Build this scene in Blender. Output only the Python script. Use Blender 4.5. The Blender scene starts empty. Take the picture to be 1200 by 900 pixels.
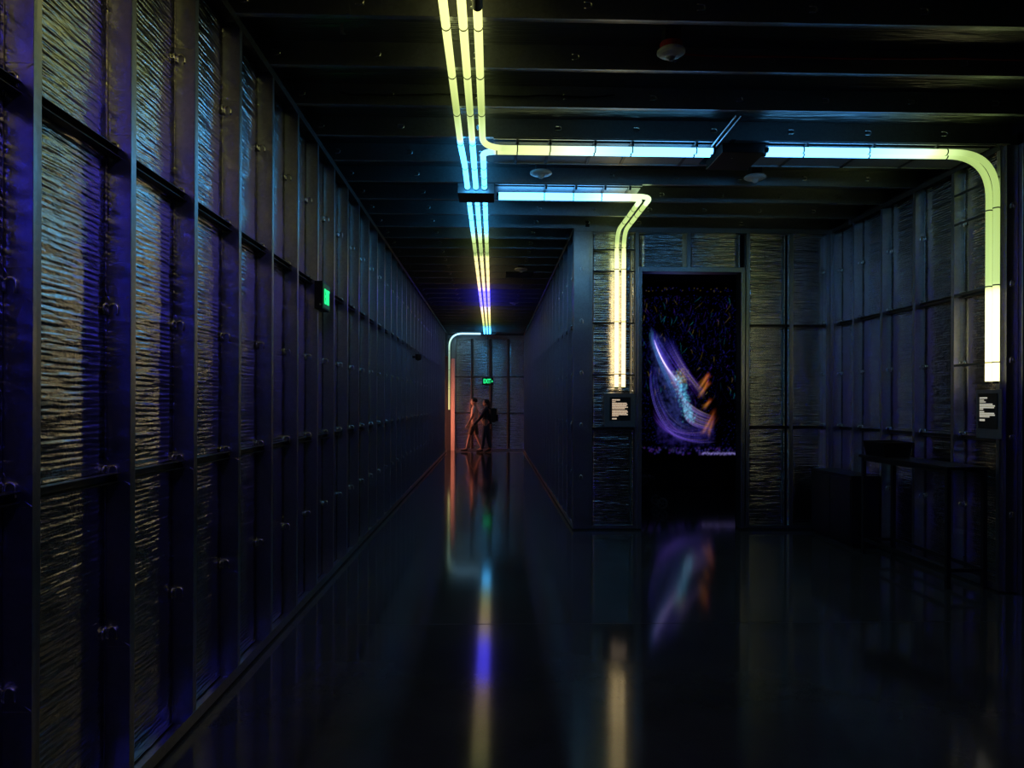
import bpy, bmesh, math, random
import numpy as np
from mathutils import Vector, Matrix
random.seed(7)
PI = math.pi
C = bpy.context.scene.collection
F, HX, HY, YAW, ROLL, CAMZ = 833.0, 600.0, 471.0, 0.0272, 0.0035, 1.6

def px2x(px, Y):                      # where a photo column meets the vertical plane Y
    t = (px-HX)/F
    return (t+YAW)*Y/(1-YAW*t)

# ------------------------------------------------------------------ materials
def new_mat(name):
    m = bpy.data.materials.new(name); m.use_nodes = True
    nt = m.node_tree
    return m, nt, nt.nodes['Principled BSDF']

def simple(name, col, rough=0.5, metal=0.0, noise=0.0, scale=30, bump=0.0, emit=None, es=0):
    m, nt, b = new_mat(name)
    b.inputs['Base Color'].default_value = (*col, 1)
    b.inputs['Roughness'].default_value = rough
    b.inputs['Metallic'].default_value = metal
    geo = nt.nodes.new('ShaderNodeNewGeometry')
    n = nt.nodes.new('ShaderNodeTexNoise'); n.inputs['Scale'].default_value = scale; n.inputs['Detail'].default_value = 4
    nt.links.new(geo.outputs['Position'], n.inputs['Vector'])
    if noise:
        r = nt.nodes.new('ShaderNodeValToRGB')
        r.color_ramp.elements[0].position = .3; r.color_ramp.elements[1].position = .7
        r.color_ramp.elements[0].color = (*[c*(1-noise) for c in col], 1)
        r.color_ramp.elements[1].color = (*[min(1, c*(1+noise)) for c in col], 1)
        nt.links.new(n.outputs['Fac'], r.inputs['Fac']); nt.links.new(r.outputs['Color'], b.inputs['Base Color'])
    if bump:
        bp = nt.nodes.new('ShaderNodeBump'); bp.inputs['Strength'].default_value = bump; bp.inputs['Distance'].default_value = .01
        nt.links.new(n.outputs['Fac'], bp.inputs['Height']); nt.links.new(bp.outputs['Normal'], b.inputs['Normal'])
    if emit:
        b.inputs['Emission Color'].default_value = (*emit, 1); b.inputs['Emission Strength'].default_value = es
    return m

def foil(name, axis, col=(.64, .64, .62), rough=.19):
    m, nt, b = new_mat(name)
    L = nt.links.new
    b.inputs['Metallic'].default_value = 1.0
    b.inputs['Roughness'].default_value = rough
    b.inputs['Base Color'].default_value = (*col, 1)
    geo = nt.nodes.new('ShaderNodeNewGeometry')
    sep = nt.nodes.new('ShaderNodeSeparateXYZ'); L(geo.outputs['Position'], sep.inputs[0])
    w = nt.nodes.new('ShaderNodeTexWave'); w.wave_type = 'BANDS'; w.bands_direction = axis; w.wave_profile = 'SIN'
    w.inputs['Scale'].default_value = 14.0; w.inputs['Distortion'].default_value = 2.2
    w.inputs['Detail'].default_value = 2.0; w.inputs['Detail Scale'].default_value = 1.2
    mp = nt.nodes.new('ShaderNodeMapping'); L(geo.outputs['Position'], mp.inputs['Vector'])
    mp.inputs['Scale'].default_value = (.35, .35, 1) if axis == 'Z' else (.35, 1, .35)
    L(mp.outputs['Vector'], w.inputs['Vector'])
    # crinkle: long in the rib direction, short across it
    mp2 = nt.nodes.new('ShaderNodeMapping'); L(geo.outputs['Position'], mp2.inputs['Vector'])
    mp2.inputs['Scale'].default_value = (9, 9, 75) if axis == 'Z' else (9, 75, 9)
    n1 = nt.nodes.new('ShaderNodeTexNoise'); n1.inputs['Scale'].default_value = 1; n1.inputs['Detail'].default_value = 3
    n1.inputs['Roughness'].default_value = .6
    L(mp2.outputs['Vector'], n1.inputs['Vector'])
    v = nt.nodes.new('ShaderNodeTexVoronoi'); v.inputs['Scale'].default_value = 150; L(geo.outputs['Position'], v.inputs['Vector'])
    n2 = nt.nodes.new('ShaderNodeTexNoise'); n2.inputs['Scale'].default_value = 7; n2.inputs['Detail'].default_value = 3
    L(geo.outputs['Position'], n2.inputs['Vector'])
    def mul(a, f):
        k = nt.nodes.new('ShaderNodeMath'); k.operation = 'MULTIPLY'; L(a, k.inputs[0]); k.inputs[1].default_value = f; return k.outputs[0]
    def add(a, c):
        k = nt.nodes.new('ShaderNodeMath'); k.operation = 'ADD'; L(a, k.inputs[0]); L(c, k.inputs[1]); return k.outputs[0]
    # ribs fade in and out over the sheet
    rp = nt.nodes.new('ShaderNodeMath'); rp.operation = 'MULTIPLY'; L(w.outputs['Fac'], rp.inputs[0]); L(n2.outputs['Fac'], rp.inputs[1])
    mp3 = nt.nodes.new('ShaderNodeMapping'); L(geo.outputs['Position'], mp3.inputs['Vector'])
    mp3.inputs['Scale'].default_value = (3, 3, 26) if axis == 'Z' else (3, 26, 3)
    n3 = nt.nodes.new('ShaderNodeTexNoise'); n3.inputs['Scale'].default_value = 1; n3.inputs['Detail'].default_value = 2
    L(mp3.outputs['Vector'], n3.inputs['Vector'])
    n4 = nt.nodes.new('ShaderNodeTexNoise'); n4.inputs['Scale'].default_value = 55; n4.inputs['Detail'].default_value = 2
    L(geo.outputs['Position'], n4.inputs['Vector'])
    h = add(add(add(mul(rp.outputs[0], .75), mul(n1.outputs['Fac'], .8)), add(mul(v.outputs['Distance'], .09), mul(n2.outputs['Fac'], .6))), add(mul(n3.outputs['Fac'], 3.4), mul(n4.outputs['Fac'], .3)))
    bp = nt.nodes.new('ShaderNodeBump'); bp.inputs['Strength'].default_value = .85; bp.inputs['Distance'].default_value = .0042
    L(h, bp.inputs['Height']); L(bp.outputs['Normal'], b.inputs['Normal'])
    return m

def steel(name, col=(.44, .46, .48), rough=.33):
    m, nt, b = new_mat(name); L = nt.links.new
    b.inputs['Metallic'].default_value = 1.0
    geo = nt.nodes.new('ShaderNodeNewGeometry')
    v = nt.nodes.new('ShaderNodeTexVoronoi'); v.inputs['Scale'].default_value = 60; L(geo.outputs['Position'], v.inputs['Vector'])
    r = nt.nodes.new('ShaderNodeValToRGB')
    r.color_ramp.elements[0].color = (*[c*.88 for c in col], 1); r.color_ramp.elements[1].color = (*[c*1.08 for c in col], 1)
    L(v.outputs['Color'], r.inputs['Fac']); L(r.outputs['Color'], b.inputs['Base Color'])
    n = nt.nodes.new('ShaderNodeTexNoise'); n.inputs['Scale'].default_value = 5; L(geo.outputs['Position'], n.inputs['Vector'])
    mr = nt.nodes.new('ShaderNodeMapRange'); mr.inputs['To Min'].default_value = rough-.07; mr.inputs['To Max'].default_value = rough+.1
    L(n.outputs['Fac'], mr.inputs['Value']); L(mr.outputs['Result'], b.inputs['Roughness'])
    bp = nt.nodes.new('ShaderNodeBump'); bp.inputs['Strength'].default_value = .25; bp.inputs['Distance'].default_value = .01
    L(n.outputs['Fac'], bp.inputs['Height']); L(bp.outputs['Normal'], b.inputs['Normal'])
    return m

M = {}
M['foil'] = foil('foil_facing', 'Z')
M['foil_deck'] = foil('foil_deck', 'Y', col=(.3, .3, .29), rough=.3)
M['steel'] = steel('galvanised_steel')
M['joist'] = steel('joist_steel', (.36, .38, .39), .38)
M['lit_bead'] = steel('lit_bead_steel', (.85, .86, .84), .24)  # paler colour stands in for light caught on the knockout beads
M['dark_steel'] = steel('dark_steel', (.12, .125, .13), .45)
M['black'] = simple('black_plastic', (.012, .012, .013), .45, noise=.3)
M['black_paint'] = simple('black_paint', (.006, .006, .007), .7, noise=.3, scale=8)
M['black_wood'] = simple('black_laminate', (.008, .008, .009), .4, noise=.2)
M['white_plastic'] = simple('white_plastic', (.72, .71, .68), .4, noise=.05)
M['red_plastic'] = simple('red_plastic', (.5, .02, .015), .4, noise=.1)
M['plate'] = simple('grey_sign_plate', (.16, .17, .18), .4, metal=.3, noise=.08)
M['print'] = simple('glowing_print', (.95, .82, .66), .5, noise=.04, emit=(1, .7, .45), es=.55)  # emission puts the tube light into the lettering
M['print2'] = simple('glowing_print_right', (.95, .93, .82), .5, noise=.04, emit=(1, .93, .7), es=.4)  # yellower emission, also standing in for tube light on the lettering
M['green'] = simple('green_letters', (.02, .4, .15), .5, noise=.03, emit=(.02, 1, .28), es=1.3)
M['green_dim'] = simple('green_glow_panel', (.01, .1, .04), .4, noise=.03, emit=(.01, .6, .16), es=.05)
M['rubber'] = simple('black_rubber', (.01, .01, .01), .6, noise=.3)
M['salmon_trim'] = simple('pale_trim_paint', (.75, .6, .52), .5, noise=.05)
M['orange_lamp'] = simple('orange_lamp_glow', (.8, .3, .15), .5, noise=.03, emit=(1, .3, .18), es=32)
M['skin'] = simple('skin', (.55, .33, .24), .5, noise=.06, scale=12)
M['skin_dark'] = simple('skin_deeper', (.3, .17, .12), .5, noise=.06, scale=12)
M['hair'] = simple('dark_hair', (.02, .014, .01), .5, noise=.4, scale=90, bump=.5)
M['shirt'] = simple('pale_shirt', (.85, .62, .5), .85, noise=.08, bump=.2)
M['shorts'] = simple('brown_shorts', (.16, .11, .08), .85, noise=.1, bump=.2)
M['dark_cloth'] = simple('dark_clothing', (.02, .022, .035), .85, noise=.2, bump=.2)
M['jeans'] = simple('dark_jeans', (.03, .045, .09), .85, noise=.2, bump=.2)
M['pack'] = simple('backpack_fabric', (.01, .012, .012), .8, noise=.3, bump=.2)
M['shoe'] = simple('dark_shoe', (.015, .015, .016), .5, noise=.3)

# floor: polished dark concrete
def floor_mat():
    m, nt, b = new_mat('polished_concrete'); L = nt.links.new
    geo = nt.nodes.new('ShaderNodeNewGeometry')
    n = nt.nodes.new('ShaderNodeTexNoise'); n.inputs['Scale'].default_value = 1.3; n.inputs['Detail'].default_value = 8; n.inputs['Roughness'].default_value = .65
    L(geo.outputs['Position'], n.inputs['Vector'])
    r = nt.nodes.new('ShaderNodeValToRGB'); r.color_ramp.elements[0].position = .3; r.color_ramp.elements[1].position = .72
    r.color_ramp.elements[0].color = (.035, .034, .033, 1); r.color_ramp.elements[1].color = (.065, .062, .058, 1)
    L(n.outputs['Fac'], r.inputs['Fac'])
    n2 = nt.nodes.new('ShaderNodeTexNoise'); n2.inputs['Scale'].default_value = 160; n2.inputs['Detail'].default_value = 3
    L(geo.outputs['Position'], n2.inputs['Vector'])
    mx = nt.nodes.new('ShaderNodeMix'); mx.data_type = 'RGBA'; mx.blend_type = 'OVERLAY'; mx.inputs[0].default_value = .5
    L(r.outputs['Color'], mx.inputs[6]); L(n2.outputs['Color'], mx.inputs[7])
    L(mx.outputs[2], b.inputs['Base Color'])
    mr = nt.nodes.new('ShaderNodeMapRange'); mr.inputs['To Min'].default_value = .075; mr.inputs['To Max'].default_value = .11; b.inputs['Specular IOR Level'].default_value = .26
    L(n.outputs['Fac'], mr.inputs['Value']); L(mr.outputs['Result'], b.inputs['Roughness'])
    bp = nt.nodes.new('ShaderNodeBump'); bp.inputs['Strength'].default_value = .02; bp.inputs['Distance'].default_value = .002
    L(n2.outputs['Fac'], bp.inputs['Height']); L(bp.outputs['Normal'], b.inputs['Normal'])
    return m
M['floor'] = floor_mat()

def attr_emit(name, strength=1.0, base=(.02, .02, .02), rough=.4):
    m, nt, b = new_mat(name)
    a = nt.nodes.new('ShaderNodeAttribute'); a.attribute_name = 'glow'
    nt.links.new(a.outputs['Color'], b.inputs['Emission Color'])
    b.inputs['Emission Strength'].default_value = strength
    b.inputs['Base Color'].default_value = (*base, 1); b.inputs['Roughness'].default_value = rough
    return m
M['tube'] = attr_emit('lit_tube_diffuser', 1.0, (.15, .15, .15), .35)
M['screen'] = attr_emit('display_pixels', 1.0, (.004, .004, .005), .35)

# ------------------------------------------------------------------ helpers
def link(o):
    C.objects.link(o); return o

def obj(name, bm, mat, parent=None, loc=None, smooth=False):
    """link a bmesh given in world coordinates as one object; its origin is put at loc"""
    base = Vector(loc) if loc is not None else Vector((0, 0, 0))
    if parent is not None and loc is None:
        base = parent.matrix_world.translation.copy() if False else Vector(parent.get('_w', (0, 0, 0)))
    bmesh.ops.translate(bm, verts=bm.verts, vec=-base)
    me = bpy.data.meshes.new(name); bm.to_mesh(me); bm.free()
    if mat: me.materials.append(mat)
    if name in ('stud', 'joist', 'end_stud'): me.materials.append(M['lit_bead'])
    if smooth:
        for p in me.polygons: p.use_smooth = True
    o = bpy.data.objects.new(name, me); link(o)
    if parent is not None:
        o.parent = parent
        pw = Vector(parent.get('_w', (0, 0, 0)))
        o.location = base-pw
        o['_w'] = tuple(base)
    else:
        o.location = base; o['_w'] = tuple(base)
    return o

def tag(o, label, cat, group=None):
    o['label'] = label; o['category'] = cat
    if group: o['group'] = group
    return o

def thing(name, loc, label, cat, group=None):
    o = bpy.data.objects.new(name, None); link(o); o.location = loc; o.empty_display_size = .1
    o['_w'] = tuple(loc)
    return tag(o, label, cat, group)

def struct_root(name):
    o = bpy.data.objects.new(name, None); link(o); o['kind'] = 'structure'; o['_w'] = (0, 0, 0); return o

def struct(name, bm, mat, loc=None):
    o = obj(name, bm, mat, loc=loc); o['kind'] = 'structure'; return o

def box(bm, x0, x1, y0, y1, z0, z1, bev=0.0):
    r = bmesh.ops.create_cube(bm, size=1)
    vs = r['verts']
    bmesh.ops.scale(bm, vec=(x1-x0, y1-y0, z1-z0), verts=vs)
    bmesh.ops.translate(bm, vec=((x0+x1)/2, (y0+y1)/2, (z0+z1)/2), verts=vs)
    if bev:
        es = list({e for v in vs for e in v.link_edges})
        bmesh.ops.bevel(bm, geom=es, offset=bev, segments=2, affect='EDGES', profile=.5)
    return bm

def nb(): return bmesh.new()
def bx(*a, bev=0.0): return box(nb(), *a, bev=bev)

def cyl(bm, p0, p1, r0, r1=None, n=16):
    p0, p1 = Vector(p0), Vector(p1); d = p1-p0
    r1 = r0 if r1 is None else r1
    res = bmesh.ops.create_cone(bm, cap_ends=True, segments=n, radius1=r0, radius2=r1, depth=d.length)
    q = d.to_track_quat('Z', 'Y').to_matrix().to_4x4()
    bmesh.ops.transform(bm, matrix=Matrix.Translation((p0+p1)/2) @ q, verts=res['verts'])
    return bm

def resample(pts, step):
    out = [Vector(pts[0])]
    for a, b in zip(pts[:-1], pts[1:]):
        a, b = Vector(a), Vector(b); n = max(1, int(math.ceil((b-a).length/step)))
        for i in range(1, n+1): out.append(a.lerp(b, i/n))
    return out

def fillet(pts, r, n=10):
    """round the corners of a polyline"""
    pts = [Vector(p) for p in pts]; out = [pts[0]]
    for i in range(1, len(pts)-1):
        p, a, b = pts[i], pts[i-1], pts[i+1]
        rr = r[i-1] if isinstance(r, (list, tuple)) else r
        da, db = (a-p).normalized(), (b-p).normalized()
        s, e = p+da*rr, p+db*rr
        for k in range(n+1):
            t = k/n; out.append(s*(1-t)**2+p*2*t*(1-t)+e*t*t)
    out.append(pts[-1]); return out

def tube_bm(pts, r, n=14, cap=True):
    bm = nb(); rings = []; T = None; N = None
    for i, p in enumerate(pts):
        d = (pts[min(i+1, len(pts)-1)]-pts[max(i-1, 0)]).normalized()
        if N is None:
            N = d.orthogonal().normalized()
        else:
            N = (N-d*N.dot(d)).normalized()
        B = d.cross(N)
        rings.append([bm.verts.new(p+(N*math.cos(a)+B*math.sin(a))*r) for a in [2*PI*k/n for k in range(n)]])
    for a, b in zip(rings[:-1], rings[1:]):
        for k in range(n): bm.faces.new((a[k], a[(k+1) % n], b[(k+1) % n], b[k]))
    if cap:
        bm.faces.new(rings[0][::-1]); bm.faces.new(rings[-1])
    return bm

def cable_bm(pts, r, n=8): return tube_bm([Vector(p) for p in pts], r, n)

def copy_obj(o, parent, loc):
    c = o.copy(); link(c); c.parent = parent; c.location = loc; return c

# thin-gauge C section: length along z, web in the x/z plane at y=0, flanges towards +y, open side away from the viewer
def arch_r(a, w=.017, h=.030):
    dx, dz = math.cos(a), math.sin(a); t = .001
    while t < .2:
        x, z = dx*t, dz*t
        inside = (abs(x) <= w and -h <= z <= 0.006) or (z > 0.006 and x*x+(z-.006)**2 <= w*w)
        if not inside: break
        t += .0006
    return t

def c_bm(L, d, holes, fl=.041, lip=.011, hx=None, flip=False, rot_hole=False, th=.0016, open_holes=False, bead=.005, clips=False):
    bm = nb()
    hx = -d/2 if hx is None else hx
    def quad(*ps): bm.faces.new([bm.verts.new(p) for p in ps])
    hh = .055; z = 0.0
    for hz in sorted(holes):
        if hz-hh > z: quad((-d, 0, z), (0, 0, z), (0, 0, hz-hh), (-d, 0, hz-hh))
        cs = [(-d-hx, -hh), (-hx, -hh), (-hx, hh), (-d-hx, hh)]
        A = sorted([math.atan2(c[1], c[0]) for c in cs]+[2*PI*k/20-PI+.01 for k in range(20)])
        inn, out = [], []
        for a in A:
            r = arch_r(a+(PI/2 if rot_hole else 0))
            dx, dz = math.cos(a), math.sin(a)
            tx = ((-hx) if dx > 0 else (d+hx))/max(abs(dx), 1e-6); tz = hh/max(abs(dz), 1e-6); t = min(tx, tz)
            inn.append(bm.verts.new((hx+dx*r, 0, hz+dz*r))); out.append(bm.verts.new((hx+dx*t, 0, hz+dz*t)))
        n = len(A)
        for k in range(n):
            j = (k+1) % n
            bm.faces.new((inn[k], out[k], out[j], inn[j]))
        if not open_holes: bm.faces.new([bm.verts.new(v.co) for v in inn])
        z = hz+hh
    if L > z: quad((-d, 0, z), (0, 0, z), (0, 0, L), (-d, 0, L))
    for x, s in ((0, -1), (-d, 1)):
        quad((x, 0, 0), (x, fl, 0), (x, fl, L), (x, 0, L))
        quad((x, fl, 0), (x+s*lip, fl, 0), (x+s*lip, fl, L), (x, fl, L))
    bmesh.ops.remove_doubles(bm, verts=bm.verts, dist=.0002)
    bmesh.ops.recalc_face_normals(bm, faces=bm.faces)
    bmesh.ops.solidify(bm, geom=bm.faces[:], thickness=th)
    for hz in holes:                       # pressed bead round each knockout
        P = []
        for k in range(15):
            a = -.95+k*(PI+1.9)/14
            r = arch_r(a); P.append(Vector((hx+math.cos(a)*r, -.005, hz+math.sin(a)*r)))
        Ps = [P]
        if clips: Ps.append([Vector((-d+.004, -.021+.015*math.cos(a), hz+.006+(.017*math.sin(a) if math.sin(a) > 0 else .045*math.sin(a)))) for a in [-.6+k*(PI+1.2)/14 for k in range(15)]])  # second arch stands in for the bead's reflection in the foil
        for P in Ps:
          nf = len(bm.faces)
          tb = tube_bm(P, bead, 6); tm = bpy.data.meshes.new('t'); tb.to_mesh(tm); tb.free(); bm.from_mesh(tm); bpy.data.meshes.remove(tm)
          bm.faces.ensure_lookup_table()
          for q in range(nf, len(bm.faces)): bm.faces[q].material_index = 1; bm.faces[q].smooth = True
        continue
        tb = tube_bm(P, bead, 6); tm = bpy.data.meshes.new('t'); tb.to_mesh(tm); tb.free(); bm.from_mesh(tm); bpy.data.meshes.remove(tm)
    if flip:
        bmesh.ops.scale(bm, vec=(-1, 1, 1), verts=bm.verts); bmesh.ops.reverse_faces(bm, faces=bm.faces)
    return bm

def panel_bm(w, h, seed, lip=True):
    """crumpled foil-faced batt: sheet in y/z facing +x, 0..w by 0..h, slightly quilted, with ragged taped edges"""
    rnd = random.Random(seed); bm = nb()
    ny, nz = 8, max(4, int(h/.09))
    g = [[None]*(nz+1) for _ in range(ny+1)]
    for i in range(ny+1):
        for j in range(nz+1):
            e = math.sin(PI*i/ny)
            g[i][j] = bm.verts.new(((rnd.uniform(-.003, .003)+.003*e) if 0 < i < ny else 0, w*i/ny, h*j/nz))
    for i in range(ny):
        for j in range(nz): bm.faces.new((g[i][j], g[i+1][j], g[i+1][j+1], g[i][j+1]))
    for f in bm.faces: f.smooth = True
    # body behind the facing
    for i, sgn in ((0, 1), (ny, -1)):
        bl = [bm.verts.new((-.05, w*i/ny, h*j/nz)) for j in (0, nz)]
        ring = [g[i][j] for j in range(nz+1)]
        bm.faces.new(ring+[bl[1], bl[0]] if sgn > 0 else [bl[0], bl[1]]+ring[::-1])
    if lip:
        for side in (0, 1):
            y0 = .002 if side == 0 else w-.002; s = 1 if side == 0 else -1
            z = 0; prev = None
            while z < h:
                a = bm.verts.new((.001, y0, z)); b = bm.verts.new((rnd.uniform(.002, .005), y0+s*rnd.uniform(.003, .008), z))
                c = bm.verts.new((rnd.uniform(.0005, .003), y0+s*rnd.uniform(.012, .018), z))
                if prev: bm.faces.new((prev[0], a, b, prev[1])); bm.faces.new((prev[1], b, c, prev[2]))
                prev = (a, b, c); z += rnd.uniform(.008, .028)
    return bm

def xf(bm, M4): bmesh.ops.transform(bm, matrix=M4, verts=bm.verts); return bm
def mat_axes(ax, ay, az, t=(0, 0, 0)):
    m = Matrix.Identity(4)
    for c, v in enumerate((ax, ay, az)):
        for r in range(3): m[r][c] = v[r]
    m.translation = Vector(t); return m

ZC = 3.79            # underside of the ceiling joists
ZD = ZC+.152         # foil deck above them
YF = 8.86            # facade with the doorway
XL, XR, XB = -1.46, 1.01, 4.28   # front faces: left wall, corridor right wall, bay right wall
YE = 23.4            # end wall of the corridor
YN = 5.86            # where the bay's right wall stops
HOLES = [.65, 1.3, 1.95, 2.6, 3.25]
SY0, SP = 2.297, .609

# ------------------------------------------------------------------ floor and ceiling
bm = nb(); box(bm, -4.5, 9, -5.5, 26.5, -.12, 0)
fl = struct('floor', bm, M['floor'])
bm = nb()
for y in (5.12, 13.5, -1.5): box(bm, -1.5, 8.9, y-.003, y+.003, -.001, .0008)
jn = obj('control_joint', bm, M['black'], fl)

ceil = struct_root('ceiling')
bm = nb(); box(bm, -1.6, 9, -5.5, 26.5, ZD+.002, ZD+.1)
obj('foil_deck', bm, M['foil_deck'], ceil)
def joist_mesh(x0, x1, oh=False):
    L = x1-x0
    hs = []; x = .538-.65*20
    while x < x1-.1:
        if x > x0+.1: hs.append(x-x0)
        x += .65
    bm = c_bm(L, .152, hs, hx=-.076, rot_hole=False, th=.002, open_holes=oh)
    return xf(bm, mat_axes((0, 0, -1), (0, 1, 0), (1, 0, 0), (0, 0, 0)))
jm = {}
for k in range(-14, 32):
    y = 4.05+SP*k
    if y < YN-.1: key = (XL-.09, 8.5)
    elif y < YF+.1: key = (XL-.09, XB+.09)
    elif y < YE-.05: key = (XL-.09, XR+.09)
    else: continue
    if abs(y-5.88) < .05: key = key+(True,)
    if key not in jm:
        o = obj('joist', joist_mesh(*key), M['joist'], ceil); jm[key] = o
    else:
        o = copy_obj(jm[key], ceil, (0, 0, 0))
    o.location = (key[0], y, ZC)

# ------------------------------------------------------------------ stud walls
class Wall: pass
def side_wall(name, X, y0, y1, flip, ystuds, pmeshes=4, ztop=ZC, seed0=0):
    root = struct_root(name)
    s = 1 if flip else -1           # direction into the wall
    src = None
    for y in ystuds:
        if src is None:
            src = obj('stud', c_bm(ztop-.03, .092, HOLES, hx=-.066, flip=flip, clips=True), M['steel'], root); o = src  # clips here adds the arch that imitates each bead's reflection
        else: o = copy_obj(src, root, (0, 0, 0))
        o.location = (X, y, .015)
    pans = []
    ys = [y0]+[y for y in ystuds if y > y0+.05]+[y1]
    ys = sorted(set(ys)); k = 0
    for a, b in zip(ys[:-1], ys[1:]):
        w = b-a
        std = abs(w-SP) < .01
        if std and len(pans) >= pmeshes:
            o = copy_obj(pans[k % pmeshes], root, (X+s*.092, a, .03)); k += 1; continue
        bm = panel_bm(w-.004, ztop-.04, seed0+k+len(pans)*7)
        if flip:
            bmesh.ops.scale(bm, vec=(-1, 1, 1), verts=bm.verts); bmesh.ops.reverse_faces(bm, faces=bm.faces)
        o = obj('insulation_panel', bm, M['foil'], root); o.location = (X+s*.092, a, .03)
        if std: pans.append(o)
    for z in (1.3, 2.6):
        bm = nb(); xa, xb = X+s*.036, X+s*.078
        x0, x1 = min(xa, xb), max(xa, xb)
        box(bm, xb-.0012, xb+.0012, y0, y1, z-.024, z+.008)
        box(bm, x0, x1, y0, y1, z-.026, z-.0235); box(bm, x0, x1, y0, y1, z+.0075, z+.010)
        obj('bridging_channel', bm, M['dark_steel'], root)
    for nm, za, zb in (('bottom_track', .018, .075), ('top_track', ztop-.05, ztop)):
        bm = nb(); xo = X-s*.002
        box(bm, min(xo, xo-s*.002), max(xo, xo-s*.002), y0, y1, za, zb)
        zz = za if nm == 'bottom_track' else zb-.002
        box(bm, min(xo, X+s*.094), max(xo, X+s*.094), y0, y1, zz, zz+.002)
        obj(nm, bm, M['steel'] if nm == 'bottom_track' else M['dark_steel'], root)
    bm = nb(); box(bm, min(X-s*.004, X+s*.09), max(X-s*.004, X+s*.09), y0, y1, 0, .018)
    obj('base_strip', bm, M['rubber'], root)  # black strip along the floor below the track
    bm = nb(); box(bm, min(X+s*.15, X+s*.2), max(X+s*.15, X+s*.2), y0, y1, 0, ztop+.1)
    obj('sheathing', bm, M['black_paint'], root)
    return root

yl = [SY0+SP*k for k in range(-10, 33) if SY0+SP*k < 22.2]
side_wall('wall_left', XL, -5.4, 22.55, False, yl, seed0=3)
yc = [YF+.12+SP*k for k in range(0, 24)]
side_wall('wall_corridor', XR, YF+.06, YE, True, yc, seed0=40)
yb = [YF-.05-SP*k for k in range(1, 5)]; yb = sorted(y for y in yb if y > YN+.3)+[]
side_wall('wall_right', XB, YN+.03, YF, True, [YN+.03]+[YN+.03+SP*k-.01 for k in range(1, 5)]+[YF-.045], seed0=80)

# walls that face the camera: helper in wall coordinates
def face_panel(root, x0, x1, z0, z1, Y, seed):
    bm = panel_bm(x1-x0, z1-z0, seed, lip=True)
    # +x -> -Y, y -> X
    xf(bm, mat_axes((0, -1, 0), (1, 0, 0), (0, 0, 1), (x0, Y, z0)))
    return obj('insulation_panel', bm, M['foil'], root)
def face_stud(root, x, Y, z0=.0, z1=ZC, right=False, d=.092):
    """front flange faces the camera from x to x+.041"""
    bm = c_bm(z1-z0-.03, d, [h-z0 for h in HOLES if z0+.1 < h < z1-.1], hx=-.056)
    # local x (front 0, into wall negative) -> Y ; y -> X
    if right: xf(bm, mat_axes((0, -1, 0), (-1, 0, 0), (0, 0, 1), (x, Y, z0+.015)))
    else:
        xf(bm, mat_axes((0, -1, 0), (1, 0, 0), (0, 0, 1), (x, Y, z0+.015)))
    bmesh.ops.recalc_face_normals(bm, faces=bm.faces)
    return obj('stud', bm, M['steel'], root)
def web_stud(root, x0, x1, Y, z1=ZC, name='end_stud'):
    """wide stud whose web faces the camera"""
    d = x1-x0
    bm = c_bm(z1-.03, d, HOLES, hx=-d/2)
    xf(bm, Matrix.Translation((x1, Y, .015)))
    return obj(name, bm, M['steel'], root)
def bars(root, x0, x1, Y, zs, name='bridging_channel', dep=.05, hh=.028, mat='dark_steel'):
    for z in zs:
        bm = nb(); box(bm, x0, x1, Y, Y+.0025, z-hh, z-hh+.003); box(bm, x0, x1, Y, Y+dep, z-.002, z)
        box(bm, x0, x1, Y+dep-.003, Y+dep, z-hh, z); box(bm, x0, x1, Y, Y+dep, z-hh, z-hh+.002)
        obj(name, bm, M[mat], root)

# ---- facade beside the corridor
fx = lambda p: px2x(p, YF)
fac = struct_root('wall_front')
web_stud(fac, fx(672), fx(690), YF)
face_stud(fac, fx(692)-.02, YF)
face_panel(fac, fx(692), fx(744), .03, ZC-.04, YF+.085, 11)
face_stud(fac, fx(748), YF, right=True)
face_stud(fac, fx(878), YF, right=True)
XD0, XD1, ZH = fx(752), fx(868), 3.24
for (a, b, s) in ((753, 804, 31), (811, 866, 32)):
    face_panel(fac, fx(a)-.03, fx(b)+.03, ZH+.07, ZC-.04, YF+.07, s)
face_stud(fac, fx(805), YF, z0=ZH+.03)
face_panel(fac, fx(877), fx(923), .03, ZC-.04, YF+.085, 51)
face_stud(fac, fx(929), YF, right=True)
face_panel(fac, fx(926), fx(975), .03, ZC-.04, YF+.085, 61)
face_stud(fac, fx(968), YF); face_stud(fac, fx(976), YF, right=True)
bars(fac, fx(878), fx(968), YF+.02, (1.31, 2.59))
bars(fac, fx(692), fx(744), YF+.02, (1.28,), hh=.03)
bars(fac, fx(692), fx(744), YF+.004, (1.95, 2.6, 3.25, 3.52), name='tube_support_bar', dep=.02, hh=.018)
for nm, za, zb, mt in (('bottom_track', .018, .06, 'steel'), ('top_track', ZC-.06, ZC, 'joist')):
    for (a, b) in (((672, 752), (868, 977)) if nm == 'bottom_track' else ((672, 977),)):
        bm = nb(); box(bm, fx(a), fx(b), YF-.004, YF-.001, za, zb); box(bm, fx(a), fx(b), YF-.004, YF+.09, za, za+.002)
        obj(nm, bm, M[mt], fac)
for (a, b) in ((672, 752), (868, 977)):
    obj('base_strip', bx(fx(a), fx(b), YF-.006, YF+.09, 0, .018), M['rubber'], fac)  # black strip along the foot of the facade
    obj('sheathing', bx(fx(a)+(.03 if a == 672 else 0), fx(b), YF+.15, YF+.19, 0, ZC), M['black_paint'], fac)
obj('sheathing', bx(fx(752), fx(868), YF+.15, YF+.19, ZH+.05, ZC), M['black_paint'], fac)
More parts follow.
